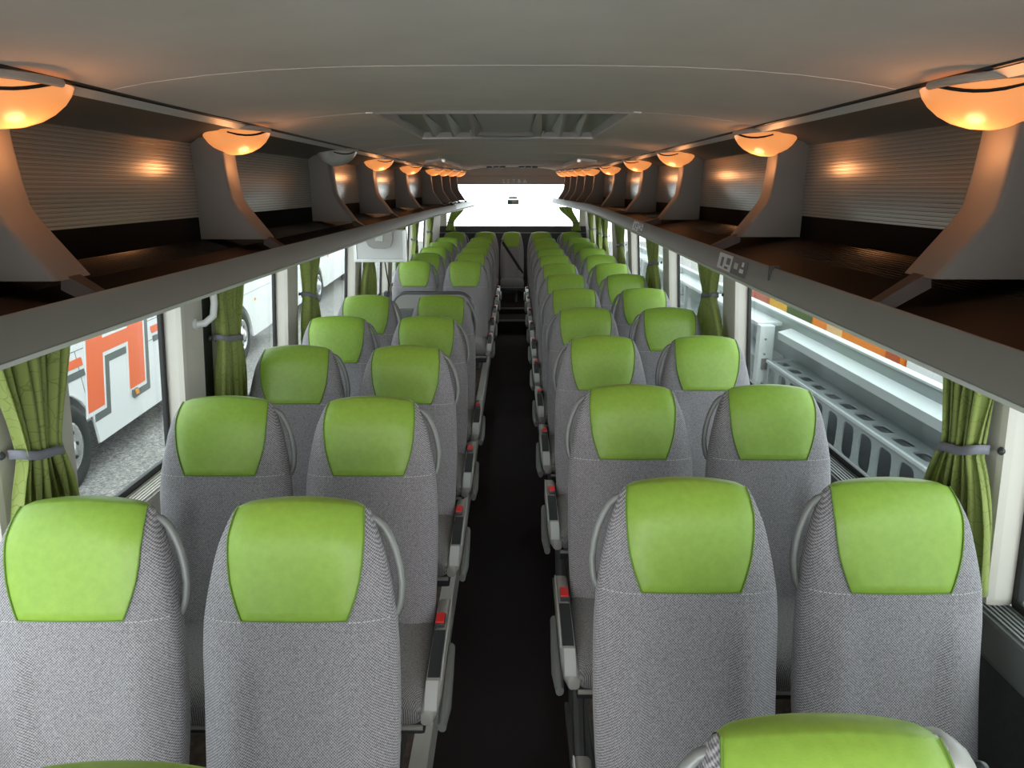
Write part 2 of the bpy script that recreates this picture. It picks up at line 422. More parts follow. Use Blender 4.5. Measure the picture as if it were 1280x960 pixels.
def piping_bm():
    bm = B()
    for s in (-1, 1):
        pts = [bk_pt(s * interp(GT, t), t, True, 0.003) for t in (0.69, 0.72, 0.76, 0.80, 0.85, 0.90, 0.93, 0.955, 0.975, 0.99, 1.0)]
        tube(bm, pts, 0.0018, 6)
    tube(bm, [bk_pt(x / 10 * 0.106, 0.69, True, 0.002) for x in range(-10, 11, 2)], 0.0014, 6)
    return bm
def stitch_bm():
    bm = B()
    for s in (-1, 1):
        for k in range(9):
            x0 = s * (0.109 + k * 0.0092); x1 = s * (0.109 + k * 0.0092 + 0.0058)
            tube(bm, [bk_pt(x0, 0.683, True, 0.0008), bk_pt(x1, 0.683, True, 0.0008)], 0.0011, 5)
    return bm
def cushion_bm():
    bm = B(); rings = []; n = 20
    for (y, zt, zb, hw) in [(-0.12, 0.42, 0.34, 0.17), (-0.14, 0.438, 0.325, 0.19), (-0.2, 0.445, 0.32, 0.2), (-0.35, 0.442, 0.32, 0.203), (-0.5, 0.448, 0.32, 0.205),
                            (-0.57, 0.443, 0.325, 0.204), (-0.61, 0.425, 0.335, 0.2), (-0.628, 0.40, 0.35, 0.19)]:
        zc = (zt + zb) / 2; hz = (zt - zb) / 2
        rings.append([(hw * math.copysign(abs(math.cos(a)) ** 0.45, math.cos(a)), y, zc + hz * math.copysign(abs(math.sin(a)) ** 0.45, math.sin(a))) for a in [2 * PI * k / n for k in range(n)]])
    return loft(bm, rings)
def handle_bm(s):
    bm = B()
    pts = []
    for t, o_ in ((0.945, -0.014), (0.938, 0.0), (0.92, 0.010), (0.89, 0.016), (0.85, 0.020), (0.80, 0.021), (0.75, 0.018), (0.71, 0.012), (0.685, 0.006), (0.66, -0.004)):
        w_ = interp(HT, t); pts.append((s * (w_ + o_), bk_yc(t) + 0.012, BZ0 + t * (BZ1 - BZ0)))
    return tube(bm, pts, 0.0085, 10)
def console_bm(s):
    bm = B(); rings = []
    for (y, zt, zb, xi, xo) in [(-0.105, 0.455, 0.40, 0.207, 0.245), (-0.12, 0.468, 0.385, 0.206, 0.248), (-0.28, 0.463, 0.385, 0.206, 0.249), (-0.45, 0.452, 0.375, 0.205, 0.248),
                                (-0.54, 0.437, 0.362, 0.203, 0.246), (-0.59, 0.415, 0.355, 0.2, 0.24), (-0.62, 0.385, 0.345, 0.196, 0.228)]:
        c = 0.008
        rings.append([(s * x, y, z) for x, z in ((xi, zb + c), (xi + c, zb), (xo - c, zb), (xo, zb + c), (xo, zt - c), (xo - c, zt), (xi + c, zt), (xi, zt - c))])
    return loft(bm, rings)
def strip_on_console(s, pts, x0, x1, h):
    bm = B(); rings = []
    for (y, z) in pts:
        rings.append([(s * x0, y, z), (s * x1, y, z), (s * x1, y, z + h), (s * x0, y, z + h)])
    return loft(bm, rings)
ME = {}
def mesh_of(key, bm, m, smooth=True, ang=40):
    bmesh.ops.recalc_face_normals(bm, faces=bm.faces)
    me = bpy.data.meshes.new(key); bm.to_mesh(me); bm.free(); me.materials.append(M[m])
    if smooth:
        for p in me.polygons: p.use_smooth = True
        if ang: me.set_sharp_from_angle(angle=math.radians(ang))
    ME[key] = me; return me
mesh_of('backrest', backrest_bm(), 'fabric', ang=60); mesh_of('headrest_cover', cover_bm(), 'leather', ang=0)
mesh_of('piping', piping_bm(), 'stitch'); mesh_of('stitching', stitch_bm(), 'thread')
mesh_of('cushion', cushion_bm(), 'fabric_seat', ang=60)
mesh_of('rail', bbox(-0.2, 0.2, -0.56, -0.14, 0.275, 0.325, bev=0.012), 'plastic_dark')
mesh_of('front_trim', tube(B(), [(-0.2, -0.615, 0.335), (0.2, -0.615, 0.335)], 0.008, 8), 'plastic_grey')
for s in (-1, 1):
    mesh_of('handle%d' % s, handle_bm(s), 'handle_grey')
    mesh_of('console%d' % s, console_bm(s), 'plastic_grey', ang=50)
    mesh_of('panel%d' % s, strip_on_console(s, [(-0.30, 0.4615), (-0.45, 0.4515), (-0.53, 0.4385)], 0.208, 0.241, 0.003), 'plastic_dark')
    mesh_of('end%d' % s, strip_on_console(s, [(-0.545, 0.4355), (-0.592, 0.4145), (-0.618, 0.388)], 0.206, 0.238, 0.003), 'trim_pale')
    mesh_of('edge%d' % s, strip_on_console(s, [(-0.12, 0.4675), (-0.28, 0.4625), (-0.45, 0.4515), (-0.54, 0.4365)], 0.2435, 0.2475, 0.003), 'trim_pale')
    mesh_of('buckle%d' % s, bbox(*sorted((s * 0.207, s * 0.236)), -0.264, -0.206, 0.455, 0.477, bev=0.004), 'plastic_dark')
    mesh_of('button%d' % s, bbox(*sorted((s * 0.2095, s * 0.2345)), -0.261, -0.212, 0.474, 0.482, bev=0.002), 'red')
    mesh_of('armrest%d' % s, tube(B(), [(s * 0.256, -0.30, 0.405), (s * 0.257, -0.45, 0.385), (s * 0.256, -0.56, 0.362), (s * 0.252, -0.63, 0.345)], [0.012, 0.015, 0.017, 0.012], 10, 1.5), 'handle_grey')
    mesh_of('leg%d' % s, tube(B(), [(s * 0.19, -0.42, 0.34), (s * 0.185, -0.44, 0.18), (s * 0.18, -0.50, 0.02), (s * 0.18, -0.53, 0.008)], [0.022, 0.02, 0.018, 0.016], 8, 1.6), 'metal_dark')
    mesh_of('foot%d' % s, bbox(*sorted((s * 0.14, s * 0.21)), -0.58, -0.18, 0.0, 0.022, bev=0.006), 'metal_dark')
    mesh_of('leg_rear%d' % s, tube(B(), [(s * 0.19, -0.25, 0.32), (s * 0.18, -0.22, 0.015)], 0.018, 8, 1.6), 'metal_dark')
for k_, me_ in ME.items():
    if k_[:3] in ('cus', 'rai', 'fro', 'con', 'pan', 'end', 'edg', 'arm', 'leg', 'foo'):
        for v in me_.vertices:
            if v.co.y < -0.2: v.co.y = -0.2 + (v.co.y + 0.2) * 0.77
def part(name, key, parent): return link(name, ME[key], parent)
def coach_seat(x, y, z, aisle_side, is_aisle, label, group, console=True):
    s = aisle_side
    t = thing('coach_seat', label, 'seat', (x, y, z), group)
    bkr = part('backrest', 'backrest', t); part('stitching', 'stitching', bkr)['kind'] = 'stuff'
    hc = part('headrest_cover', 'headrest_cover', t); hc['label'] = 'green leather headrest cover'
    part('piping', 'piping', hc)['kind'] = 'stuff'
    part('seat_cushion', 'cushion', t); part('seat_rail', 'rail', t); part('front_trim', 'front_trim', t)
    if console: part('grab_handle', 'handle%d' % s, t)
    if is_aisle and console:
        c = part('side_console', 'console%d' % s, t)
        part('button_panel', 'panel%d' % s, c); part('end_trim', 'end%d' % s, c); part('edge_trim', 'edge%d' % s, c)
        b = part('belt_buckle', 'buckle%d' % s, t); q = part('release_button', 'button%d' % s, b); q['label'] = 'red release button'
        part('armrest', 'armrest%d' % s, t)
    for kk, nn in (('leg', 'leg'), ('leg_rear', 'leg'), ('foot', 'foot_rail')):
        q = part(nn, kk + '%d' % s, t)
        if s > 0: q.location.x = -0.11
    return t
YLS = [0.622, 1.339, 2.086, 2.828, 3.524, 4.252, 6.36, 7.19, 7.91, 8.70, 9.50, 10.72]
YRS = [0.702, 1.447, 2.226, 3.03, 3.797, 4.568, 5.355, 6.157, 6.95, 7.726, 8.60, 9.42, 10.72]
XLA, XLW, XRA, XRW = -0.443, -0.893, 0.379, 0.829
def row_word(i, n):
    k = n - 1 - i
    return 'in the rear row' if k == 0 else '%s row ahead of the rear row' % ORD[k]
for ys, xa, xw, s, side in ((YLS, XLA, XLW, 1, 'monitor side'), (YRS, XRA, XRW, -1, 'sticker side')):
    for i, y in enumerate(ys):
        # the front-most window seat on the monitor side is out of view
        for xx, nm in ((xa, 'aisle'), (xw, 'window')):
            if i == 0 and s == 1 and nm == 'window': continue
            coach_seat(xx, y, ZP, s, nm == 'aisle', 'grey %s seat with green headrest, %s, %s' % (nm, row_word(i, len(ys)), side), 'coach seats in rows along the aisle', console=not (nm == 'aisle' and i == len(ys) - 1))
# single seat in the middle of the rear row
mid = coach_seat(-0.047, 10.72, ZP, 1, True, 'single grey seat with black diagonal belt, middle of rear row facing the aisle', 'coach seats in rows along the aisle', console=False)
mid.scale = (0.86, 1, 1)
bm = B(); pts = []
for k in range(13):
    u = k / 12; x = lerp(-0.165, 0.19, u); t = lerp(0.80, 0.14, u)
    p = Vector(bk_pt(max(-0.185, min(0.185, x)), t, True, 0.004)); pts.append(p)
rings = []
for p in pts:
    d = Vector((0.62, 0, 0.78)) * 0.022
    rings.append([p - d + Vector((0, -0.004, 0)), p + d + Vector((0, -0.004, 0)), p + d, p - d])
loft(bm, rings); obj('seat_belt', bm, 'belt_black', mid)
obj('belt_guide', bbox(-0.19, -0.155, -0.05, 0.0, 0.945, 0.985, bev=0.008), 'plastic_dark', mid)
# shoulder belt fitting on the front right aisle seat
t0 = [o for o in bpy.data.objects if o.name.startswith('coach_seat') and abs(o.location.x - XRA) < 1e-3 and abs(o.location.y - 0.702) < 1e-3][0]
t0['label'] = 'grey aisle seat with pale belt shoulder fitting beside its green headrest, front row'
bm = B(); rings = []
for (xx, zz, r_) in ((0.12, 1.052, 0.02), (0.142, 1.048, 0.026), (0.164, 1.03, 0.028), (0.182, 0.995, 0.03), (0.196, 0.94, 0.03), (0.205, 0.85, 0.028)):
    rings.append([(xx + 0.5 * r_ * math.cos(a) * 0.8, 0.02 + r_ * 1.3 * math.sin(a), zz + 0.6 * r_ * math.cos(a)) for a in [2 * PI * k / 12 for k in range(12)]])
loft(bm, rings); obj('belt_shoulder', bm, 'plastic_grey', t0, smooth=True)
bm = lathe(B(), [(0.0, 0), (0.010, 0.001), (0.012, 0.006), (0.010, 0.014), (0.0, 0.016)], 14, 'x', (0.186, 0.015, 1.02)); obj('belt_knob', bm, 'plastic_dark', t0, smooth=True)

# partition with folded trays by the centre door, monitor side
pt = thing('partition_panel', 'grey rounded partition panel standing behind seats beside the centre door well', 'partition', (-0.57, 4.86, ZP))
def round_rect(x0, x1, z0, z1, r, n=8, lower=False):
    P = [(x0, z0), (x1, z0)]
    P += [(x1 - r + r * math.cos(a), z1 - r + r * math.sin(a)) for a in [PI / 2 * k / n for k in range(n + 1)]]
    P += [(x0 + r - r * math.sin(a), z1 - r + r * math.cos(a)) for a in [PI / 2 * k / n for k in range(n + 1)]]
    return P
obj('panel', prism(B(), round_rect(-0.84, -0.30, ZP + 0.02, 1.125, 0.09), 'y', 4.865, 4.89), 'plastic_grey', pt, world=True)
fr2 = [(-0.845, 4.875, ZP)] + [(x, 4.875, z) for x, z in round_rect(-0.845, -0.295, ZP, 1.135, 0.1)[2:]][::-1] + [(-0.295, 4.875, ZP)]
autosmooth(obj('frame_tube', tube(B(), fr2, 0.013, 10), 'metal_dark', pt, world=True))
obj('tray', bbox(-0.80, -0.34, 4.835, 4.866, 0.86, 1.03, bev=0.01), 'sill_grey', pt, world=True)
obj('lower_tray', bbox(-0.80, -0.34, 4.835, 4.866, 0.50, 0.83, bev=0.01), 'wall_dark', pt, world=True)

# ================================================================== LUGGAGE RACKS, LAMPS
LAMPS = {-1: [0.15, 1.40, 2.55, 3.95, 5.15, 6.70, 8.2, 9.0, 9.8, 10.6], 1: [0.15, 1.44, 2.68, 4.14, 5.41, 6.95, 8.2, 8.85, 9.5, 10.1, 10.7]}
def rack(s, nm):
    ys = [Y0 + 0.1, 0.5, 2, 3.5, 5, 6, 7, 7.6, 8.2, 8.8, 9.4, 10, 10.6, Y1 - 0.02]
    wall = XL if s < 0 else XR
    t = thing('luggage_rack', 'long grey overhead luggage rack with black floor, %s' % nm, 'luggage rack', (wall - s * 0.2, 0.5, 1.56))
    def prof_obj(name, prof, m, ylist=ys, smooth=True, close=True):
        bm = B(); loft(bm, [[(px, y, pz) for px, pz in prof(y)] for y in ylist], closed=close)
        o = obj(name, bm, m, t, world=True)
        if smooth: autosmooth(o)
        return o
    # lip: slightly raked face with rounded edges
    def liprof(y):
        a = lip(s, y)
        P = [(0.0, 0.010), (0.006, 0.002), (0.03, 0.0), (0.055, 0.012), (0.05, 0.035), (0.035, 0.064), (0.028, 0.071), (0.018, 0.073), (0.012, 0.067)]
        return [(a + s * o_, zlip(s, y) + z) for o_, z in P]
    yl = [y for y in ys if y < 8.6] + [8.75]
    if s < 0:
        prof_obj('lip', liprof, 'rack_light', yl)
        prof_obj('lip', lambda y: [(x - 0.012, z + 0.006) for x, z in liprof(y)], 'plastic_grey', [8.77, 9.4, 10, 10.6, Y1 - 0.02])
    else:
        prof_obj('lip', liprof, 'rack_light')
    prof_obj('lip_edge', lambda y: [(lip(s, y) + s * o_, z) for o_, z in ((0.002, zlip(s, y) + 0.006), (0.006, zlip(s, y) - 0.003), (0.05, zlip(s, y) - 0.003), (0.05, zlip(s, y) + 0.006))], 'monitor_edge', smooth=False)
    prof_obj('underside', lambda y: [(lip(s, y) + s * 0.05, zlip(s, y) - 0.002), (wall - s * 0.03, 1.625), (wall - s * 0.03, 1.635), (lip(s, y) + s * 0.05, zlip(s, y) + 0.01)], 'plastic_grey', smooth=False)
    prof_obj('rack_floor', lambda y: [(lip(s, y) + s * 0.05, zlip(s, y) + 0.03), (ce(s, y) + s * 0.24, 1.655), (ce(s, y) + s * 0.24, 1.665), (lip(s, y) + s * 0.05, zlip(s, y) + 0.042)], 'rack_floor', smooth=False)
    # ribs on the rack floor
    bm = B()
    for k in range(14):
        f = 0.45 + k * 0.04
        loft(bm, [[(lerp(lip(s, y) + s * 0.052, ce(s, y) + s * 0.24, f + d_), y, lerp(zlip(s, y) + 0.042, 1.665, f + d_) + h) for d_, h in ((0, -0.001), (0.009, 0.003), (0.018, 0.003), (0.027, -0.001))] for y in ys])
    obj('floor_ribs', bm, 'rack_black', t, world=True)
    prof_obj('back_strip', lambda y: [(ce(s, y) + s * 0.205, 1.66), (ce(s, y) + s * 0.24, 1.66), (ce(s, y) + s * 0.24, 1.735), (ce(s, y) + s * 0.205, 1.735)], 'rack_black_matte', smooth=False)
    prof_obj('edge_rail', lambda y: [(ce(s, y) - s * 0.012, zce(y) + 0.001), (ce(s, y) + s * 0.012, zce(y) - 0.012), (ce(s, y) + s * 0.03, zce(y) - 0.006), (ce(s, y) + s * 0.03, zce(y) + 0.006)], 'monitor_shell')
    prof_obj('edge_gasket', lambda y: [(ce(s, y) - s * 0.016, zce(y) + 0.004), (ce(s, y) - s * 0.008, zce(y) + 0.001), (ce(s, y) - s * 0.008, zce(y) + 0.02), (ce(s, y) - s * 0.016, zce(y) + 0.02)], 'gasket', smooth=False)
    L_ = LAMPS[s]
    # bays: ribbed back panel and valance per bay
    bays = [(Y0 + 0.1, L_[0])] + list(zip(L_, L_[1:])) + [(L_[-1], Y1 - 0.03)]
    for (a, b) in bays:
        a += 0.06; b -= 0.06
        if b - a < 0.1: continue
        yy = [a, (a + b) / 2, b]
        nr = 24; zs = []
        for k in range(nr):
            z0 = lerp(1.735, 1.99, k / nr); dz = 0.255 / nr
            zs += [(0.0, z0), (0.0, z0 + dz * 0.6), (0.0045, z0 + dz * 0.72), (0.0045, z0 + dz * 0.9)]
        def pp(y):
            c = ce(s, y) + s * 0.20
            return [(c + s * (o_ + 0.02 * ((z - 1.735) / 0.255 - 0.4) ** 2), z) for o_, z in zs] + [(c + s * 0.04, 1.99), (c + s * 0.04, 1.735)]
        prof_obj('ribbed_panel', pp, 'rack_panel', yy, smooth=False)
        def vp_(y):
            c = ce(s, y); z = zce(y)
            P = [(0.02, z - 0.008), (0.07, z - 0.012), (0.13, z - 0.022), (0.18, z - 0.036), (0.20, z - 0.05), (0.215, z - 0.045), (0.14, z + 0.0), (0.02, z + 0.003)]
            return [(c + s * o_, zz) for o_, zz in P]
        prof_obj('valance', vp_, 'rack_beige', yy)
        prof_obj('valance_seam', lambda y: [(ce(s, y) + s * 0.196, 1.984), (ce(s, y) + s * 0.203, 1.984), (ce(s, y) + s * 0.203, 1.991), (ce(s, y) + s * 0.196, 1.991)], 'gasket', yy, smooth=False)
    # curved supports and floor dividers
    for y in L_:
        c = ce(s, y); z = zce(y); hw = 0.058 if y < 7.5 else 0.04
        bm = B()
        inner = [(0.09, z - 0.01), (0.10, z - 0.05), (0.096, z - 0.12), (0.09, z - 0.18), (0.083, z - 0.225), (0.068, z - 0.252), (0.035, z - 0.295), (-0.015, z - 0.36)]
        outer = [(0.225, z - q_) for q_ in (0.01, 0.05, 0.12, 0.18, 0.225, 0.252, 0.295, 0.36)]
        fz = (z - 1.66) / 0.36
        inner = [(o_, z + (q_ - z) * fz) for o_, q_ in inner]; outer = [(o_, z + (q_ - z) * fz) for o_, q_ in outer]
        rr = 0.012
        rings = []
        for (oi, zi), (oo, zo) in zip(inner, outer):
            rings.append([(c + s * (oi + rr), y - hw, zi), (c + s * (oi + rr * 0.3), y - hw + rr * 0.3, zi), (c + s * oi, y - hw + rr, zi), (c + s * oi, y + hw - rr, zi), (c + s * (oi + rr * 0.3), y + hw - rr * 0.3, zi), (c + s * (oi + rr), y + hw, zi), (c + s * oo, y + hw, zo), (c + s * oo, y - hw, zo)])
        loft(bm, rings)
        autosmooth(obj('support', bm, 'rack_beige', t, world=True), 60)
        a = lip(s, y) + s * 0.05
        dv = B(); q_ = zlip(s, y); loft(dv, [[(a, y - 0.022, q_ + 0.036), (a, y + 0.022, q_ + 0.036), (a, y + 0.016, q_ + 0.066), (a, y - 0.016, q_ + 0.066)],
                            [(c + s * 0.0, y - 0.03, 1.640), (c + s * 0.0, y + 0.03, 1.640), (c + s * 0.0, y + 0.022, 1.672), (c + s * 0.0, y - 0.022, 1.672)]])
        obj('divider', dv, 'divider_brown', t, world=True)
    return t
rack(-1, 'monitor side'); rack(1, 'sticker side')

def lamp(s, y, k, lit, label):
    c = ce(s, y); z = zce(y) - 0.004; hl = 0.165 if y < 7.5 else 0.13
    t = thing('reading_lamp', label, 'lamp', (c, y, z), 'reading lamps along the racks')
    bm = B(); rings = []
    nv, nu = 18, 10
    for j in range(nv + 1):
        v = -1 + 2 * j / nv; k_ = max(0.02, (1 - abs(v) ** 2.3) ** 0.6)
        ring = []
        for i in range(nu + 1):
            a = lerp(0, PI * 0.86, i / nu)
            ring.append((c + s * (0.085 - (0.12 if a < PI / 2 else 0.085) * math.cos(a) * k_), y + v * hl * (1 - 0.25 * math.sin(a)), z - 0.082 * (math.sin(a) ** 1.1) * k_))
        ring.append((c + s * (0.085 + 0.085 * k_), y + v * hl, z)); rings.append(ring)
    loft(bm, rings)
    o = obj('shade', bm, 'lamp_lit' if lit else 'lamp_off', t, world=True, smooth=True); autosmooth(o, 50)
    # bezel: dark seam and grey cap across the camera-side half
    def sp(v, a, off):
        k_ = max(0.02, (1 - abs(v) ** 2.3) ** 0.6) + off
        return (c + s * (0.085 - 0.12 * math.cos(a) * k_), y + v * hl * (1 - 0.25 * math.sin(a)), z - 0.082 * (math.sin(a) ** 1.2) * k_)
    pts = [sp(lerp(0.05, -0.93, q / 8), lerp(0.02, 0.62, q / 8), 0.03) for q in range(9)]
    autosmooth(obj('seam', tube(B(), pts, 0.0035, 6), 'gasket', t, world=True))
    pts = [sp(lerp(0.05, -0.93, q / 8), 0.04, 0.05) for q in range(9)]
    autosmooth(obj('cap', tube(B(), pts, 0.008, 8), 'lamp_cap', t, world=True))
    if lit:
        ld = bpy.data.lights.new('reading_bulb', 'POINT'); ld.energy = 0.7 if y < 7.5 else 0.3; ld.color = (1.0, 0.42, 0.16); ld.shadow_soft_size = 0.025
        lo = bpy.data.objects.new('reading_bulb', ld); COL.objects.link(lo); lo.parent = t
        lo.location = (s * 0.035, 0, -0.115)
    return t
for s, side in ((-1, 'monitor side'), (1, 'sticker side')):
    for k, y in enumerate(LAMPS[s]):
        lit = not (s < 0 and k == 3)
        n = len(LAMPS[s]) - k
        lab = ('glowing orange reading lamp, %s lamp from the rear wall, rack on the %s' % (ORD[n], side)) if lit else 'unlit white reading lamp between glowing orange ones above the monitor'
        lamp(s, y, k, lit, lab)

# ================================================================== ROOF HATCH, VENTS, CEILING FITTINGS
ht = thing('roof_hatch', 'grey recessed roof hatch with slanted vanes and silver handle', 'roof hatch', (-0.04, 3.2, 2.09))
zt = 2.092
def hz(x, y): return zceil(x, y)
bm = B()
loft(bm, [[(HX0, HY0, hz(HX0, HY0) - 0.004), (HX1, HY0, hz(HX1, HY0) - 0.004), (HX1, HY1, hz(HX1, HY1) - 0.004), (HX0, HY1, hz(HX0, HY1) - 0.004)],
          [(HX0 + 0.02, HY0 + 0.02, zt + 0.02), (HX1 - 0.02, HY0 + 0.02, zt + 0.02), (HX1 - 0.02, HY1 - 0.02, zt + 0.02), (HX0 + 0.02, HY1 - 0.02, zt + 0.02)]], caps=False)
obj('frame_wall', bm, 'hatch_grey', ht, world=True)
obj('cover', bbox(HX0 + 0.015, HX1 - 0.015, HY0 + 0.015, HY1 - 0.015, zt + 0.014, zt + 0.024), 'hatch_grey', ht, world=True)
for (a, b, c_, d_) in ((HX0 - 0.02, HX0 + 0.004, HY0 - 0.02, HY1 + 0.02), (HX1 - 0.004, HX1 + 0.02, HY0 - 0.02, HY1 + 0.02)):
    bm = B(); loft(bm, [[(a, y, hz(a, y) - 0.004), (b, y, hz(b, y) - 0.005), (b, y, hz(b, y) + 0.006), (a, y, hz(a, y) + 0.006)] for y in (c_, (c_ + d_) / 2, d_)])
    obj('side_trim', bm, 'ceiling', ht, world=True)
for c_, d_ in ((HY1 - 0.004, HY1 + 0.02),):
    bm = B(); loft(bm, [[(x, c_, hz(x, c_) - 0.005), (x, d_, hz(x, d_) - 0.005), (x, d_, hz(x, d_) + 0.006), (x, c_, hz(x, c_) + 0.006)] for x in [lerp(HX0 - 0.02, HX1 + 0.02, q / 8) for q in range(9)]])
    obj('end_trim', bm, 'ceiling', ht, world=True)
for sgn in (-1, 1):
    for k, (xa, xb) in enumerate(((0.12, 0.16), (0.21, 0.26), (0.295, 0.355))):
        x0_, x1_ = -0.04 + sgn * xa, -0.04 + sgn * xb
        bm = B(); loft(bm, [[(x0_, 2.62, zt + 0.016), (x0_ + sgn * 0.012, 2.62, zt + 0.016), (x0_ + sgn * 0.012, 2.62, zt + 0.002), (x0_, 2.62, zt + 0.002)],
                            [(x1_ - sgn * 0.045, 3.66, zt + 0.016), (x1_ + sgn * 0.012, 3.66, zt + 0.016), (x1_ + sgn * 0.006, 3.66, zt - 0.02), (x1_ - sgn * 0.006, 3.66, zt - 0.02)]])
        obj('vane', bm, 'hatch_grey', ht, world=True)
obj('centre_plate', bbox(-0.15, 0.07, 2.66, 3.64, zt + 0.0, zt + 0.016, bev=0.006), 'hatch_grey', ht, world=True)
autosmooth(obj('handle', tube(B(), [(-0.22, 3.66, zt + 0.01), (-0.2, 3.66, zt - 0.02), (-0.12, 3.655, zt - 0.026), (0.04, 3.655, zt - 0.026), (0.12, 3.66, zt - 0.02), (0.14, 3.66, zt + 0.01)], 0.009, 8), 'silver', ht, world=True))
cv = thing('ceiling_vent', 'small ceiling vent with dark triangular slots near the rear wall', 'vent', (-0.04, 9.6, 2.12))
def plate_on_ceiling(x0, x1, y0, y1, th, n=6):
    bm = B(); loft(bm, [[(x, y0, zceil(x, y0) - th), (x, y1, zceil(x, y1) - th), (x, y1, zceil(x, y1) + 0.002), (x, y0, zceil(x, y0) + 0.002)] for x in [lerp(x0, x1, q / n) for q in range(n + 1)]]); return bm
obj('plate', plate_on_ceiling(-0.46, 0.38, 9.42, 9.80, 0.012), 'ceiling', cv, world=True)
for sgn in (-1, 1):
    for k in range(3):
        xc = -0.04 + sgn * (0.12 + k * 0.085); zz = zceil(xc, 9.4) - 0.034
        obj('slot', prism(B(), [(xc - 0.035, 9.44), (xc + 0.035, 9.44), (xc + sgn * 0.01, 9.75)], 'z', zz, zz + 0.02), 'gasket', cv, world=True)
for s, side, xx in ((-1, 'monitor side', -0.60), (1, 'sticker side', 0.53)):
    dp = thing('ceiling_duct', 'pale ceiling duct cover with silver edge bar, %s' % side, 'duct', (xx, 7.2, 2.05))
    a, b = (xx - 0.16, xx) if s < 0 else (xx, xx + 0.16)
    obj('cover', plate_on_ceiling(a, b, 6.3, 8.1, 0.02), 'monitor_shell', dp, world=True)
    bm = B(); x_ = xx; loft(bm, [[(x_ - 0.014, y, zceil(x_, y) - 0.034), (x_ + 0.014, y, zceil(x_, y) - 0.034), (x_ + 0.014, y, zceil(x_, y) - 0.015), (x_ - 0.014, y, zceil(x_, y) - 0.015)] for y in (6.2, 7.2, 8.2)])
    obj('edge_bar', bm, 'silver', dp, world=True)

# ================================================================== CURTAINS
def curtain(side, yc, wtop, wtie, wbot, ztie, zbot, label, ztop=1.60, shift=0.0, folds=6, xin=0.03, band=True, nu=60, nz=30):
    x = (XL + 0.03) if side < 0 else (XR - 0.03); s = -side
    t = thing('curtain', label, 'curtain', (x, yc, ZS), 'curtains along the windows')
    ph = random.random() * 6; bm = B(); rows = []
    for j in range(nz + 1):
        z = lerp(ztop, zbot, j / nz)
        if z > ztie: f = sm(ztie, ztop, z); wd = lerp(wtie, wtop, f ** 0.8)
        else: f = min(1, (ztie - z) / 0.22); wd = lerp(wtie, wbot, (1 - (1 - f) ** 2))
        cen = yc + shift * (1 - math.exp(-abs(z - ztie) * 6))
        row = []
        for i in range(nu + 1):
            u = i / nu
            amp = 0.016 + 0.012 * min(1, wd / 0.25)
            pl = math.sin(u * folds * 2 * PI + ph + 0.5 * math.sin(z * 7 + ph)) + 0.35 * math.sin(u * folds * 4.7 * PI + ph * 2 + z * 3)
            yy = cen + (u - 0.5) * wd + 0.006 * math.sin(u * folds * 4 * PI + z * 5)
            row.append((x + s * (xin + LEAN * (z - ZS) + amp * pl * 0.75), yy, z))
        rows.append(row)
    loft(bm, rows, closed=False, caps=False)
    o = obj('fabric', bm, 'curtain', t, smooth=True, world=True)
    md = o.modifiers.new('thick', 'SOLIDIFY'); md.thickness = 0.002
    if band:
        bm = B(); rg = []
        for k in range(24):
            a = 2 * PI * k / 24
            px = x + s * (xin + LEAN * (ztie - ZS) + 0.030 * math.copysign(abs(math.sin(a)) ** 0.6, math.sin(a))); py = yc + (wtie / 2 + 0.012) * math.copysign(abs(math.cos(a)) ** 0.6, math.cos(a))
            zz = ztie - 0.022 * math.cos(a)
            rg.append([(px, py, zz - 0.011), (px, py, zz + 0.011)])
        rg.append(rg[0])
        loft(bm, rg, closed=False, caps=False); bmesh.ops.remove_doubles(bm, verts=bm.verts, dist=1e-5)
        b = obj('tieback', bm, 'tieback', t, smooth=True, world=True); b['label'] = 'grey ribbon tieback'
        md = b.modifiers.new('thick', 'SOLIDIFY'); md.thickness = 0.003
        kn = lathe(B(), [(0.0, 0), (0.008, 0.002), (0.01, 0.006), (0.006, 0.012), (0.0, 0.013)], 10, 'x', (x + s * (0.0 + LEAN * (ztie - ZS)), yc - wtie / 2 - 0.02, ztie + 0.022)); obj('hook', kn, 'plastic_dark', t, smooth=True, world=True)
    return t
def cl_(k, side): return 'tied olive green curtain, %s curtain from the rear wall, %s' % (ORD[k], side)
SL, SR = 'monitor side', 'sticker side'
for k, a in enumerate([(1.55, 0.28, 0.12, 0.22, 1.235, 0.93, 0.0), (2.70, 0.28, 0.18, 0.26, 1.27, 0.93, 0.02), (3.82, 0.30, 0.14, 0.26, 1.27, 0.93, 0.03), (5.42, 0.34, 0.16, 0.5, 1.33, 0.93, 0.08),
                       (6.95, 0.4, 0.15, 0.35, 1.27, 0.93, 0.05), (8.0, 0.3, 0.15, 0.3, 1.27, 0.93, 0.0), (9.45, 0.4, 0.2, 0.4, 1.27, 0.93, 0.0)]):
    yc, wt, wm, wb, zt_, zb, sh = a; curtain(-1, yc, wt, wm, wb, zt_, zb, cl_(7 - k, SL), shift=sh)
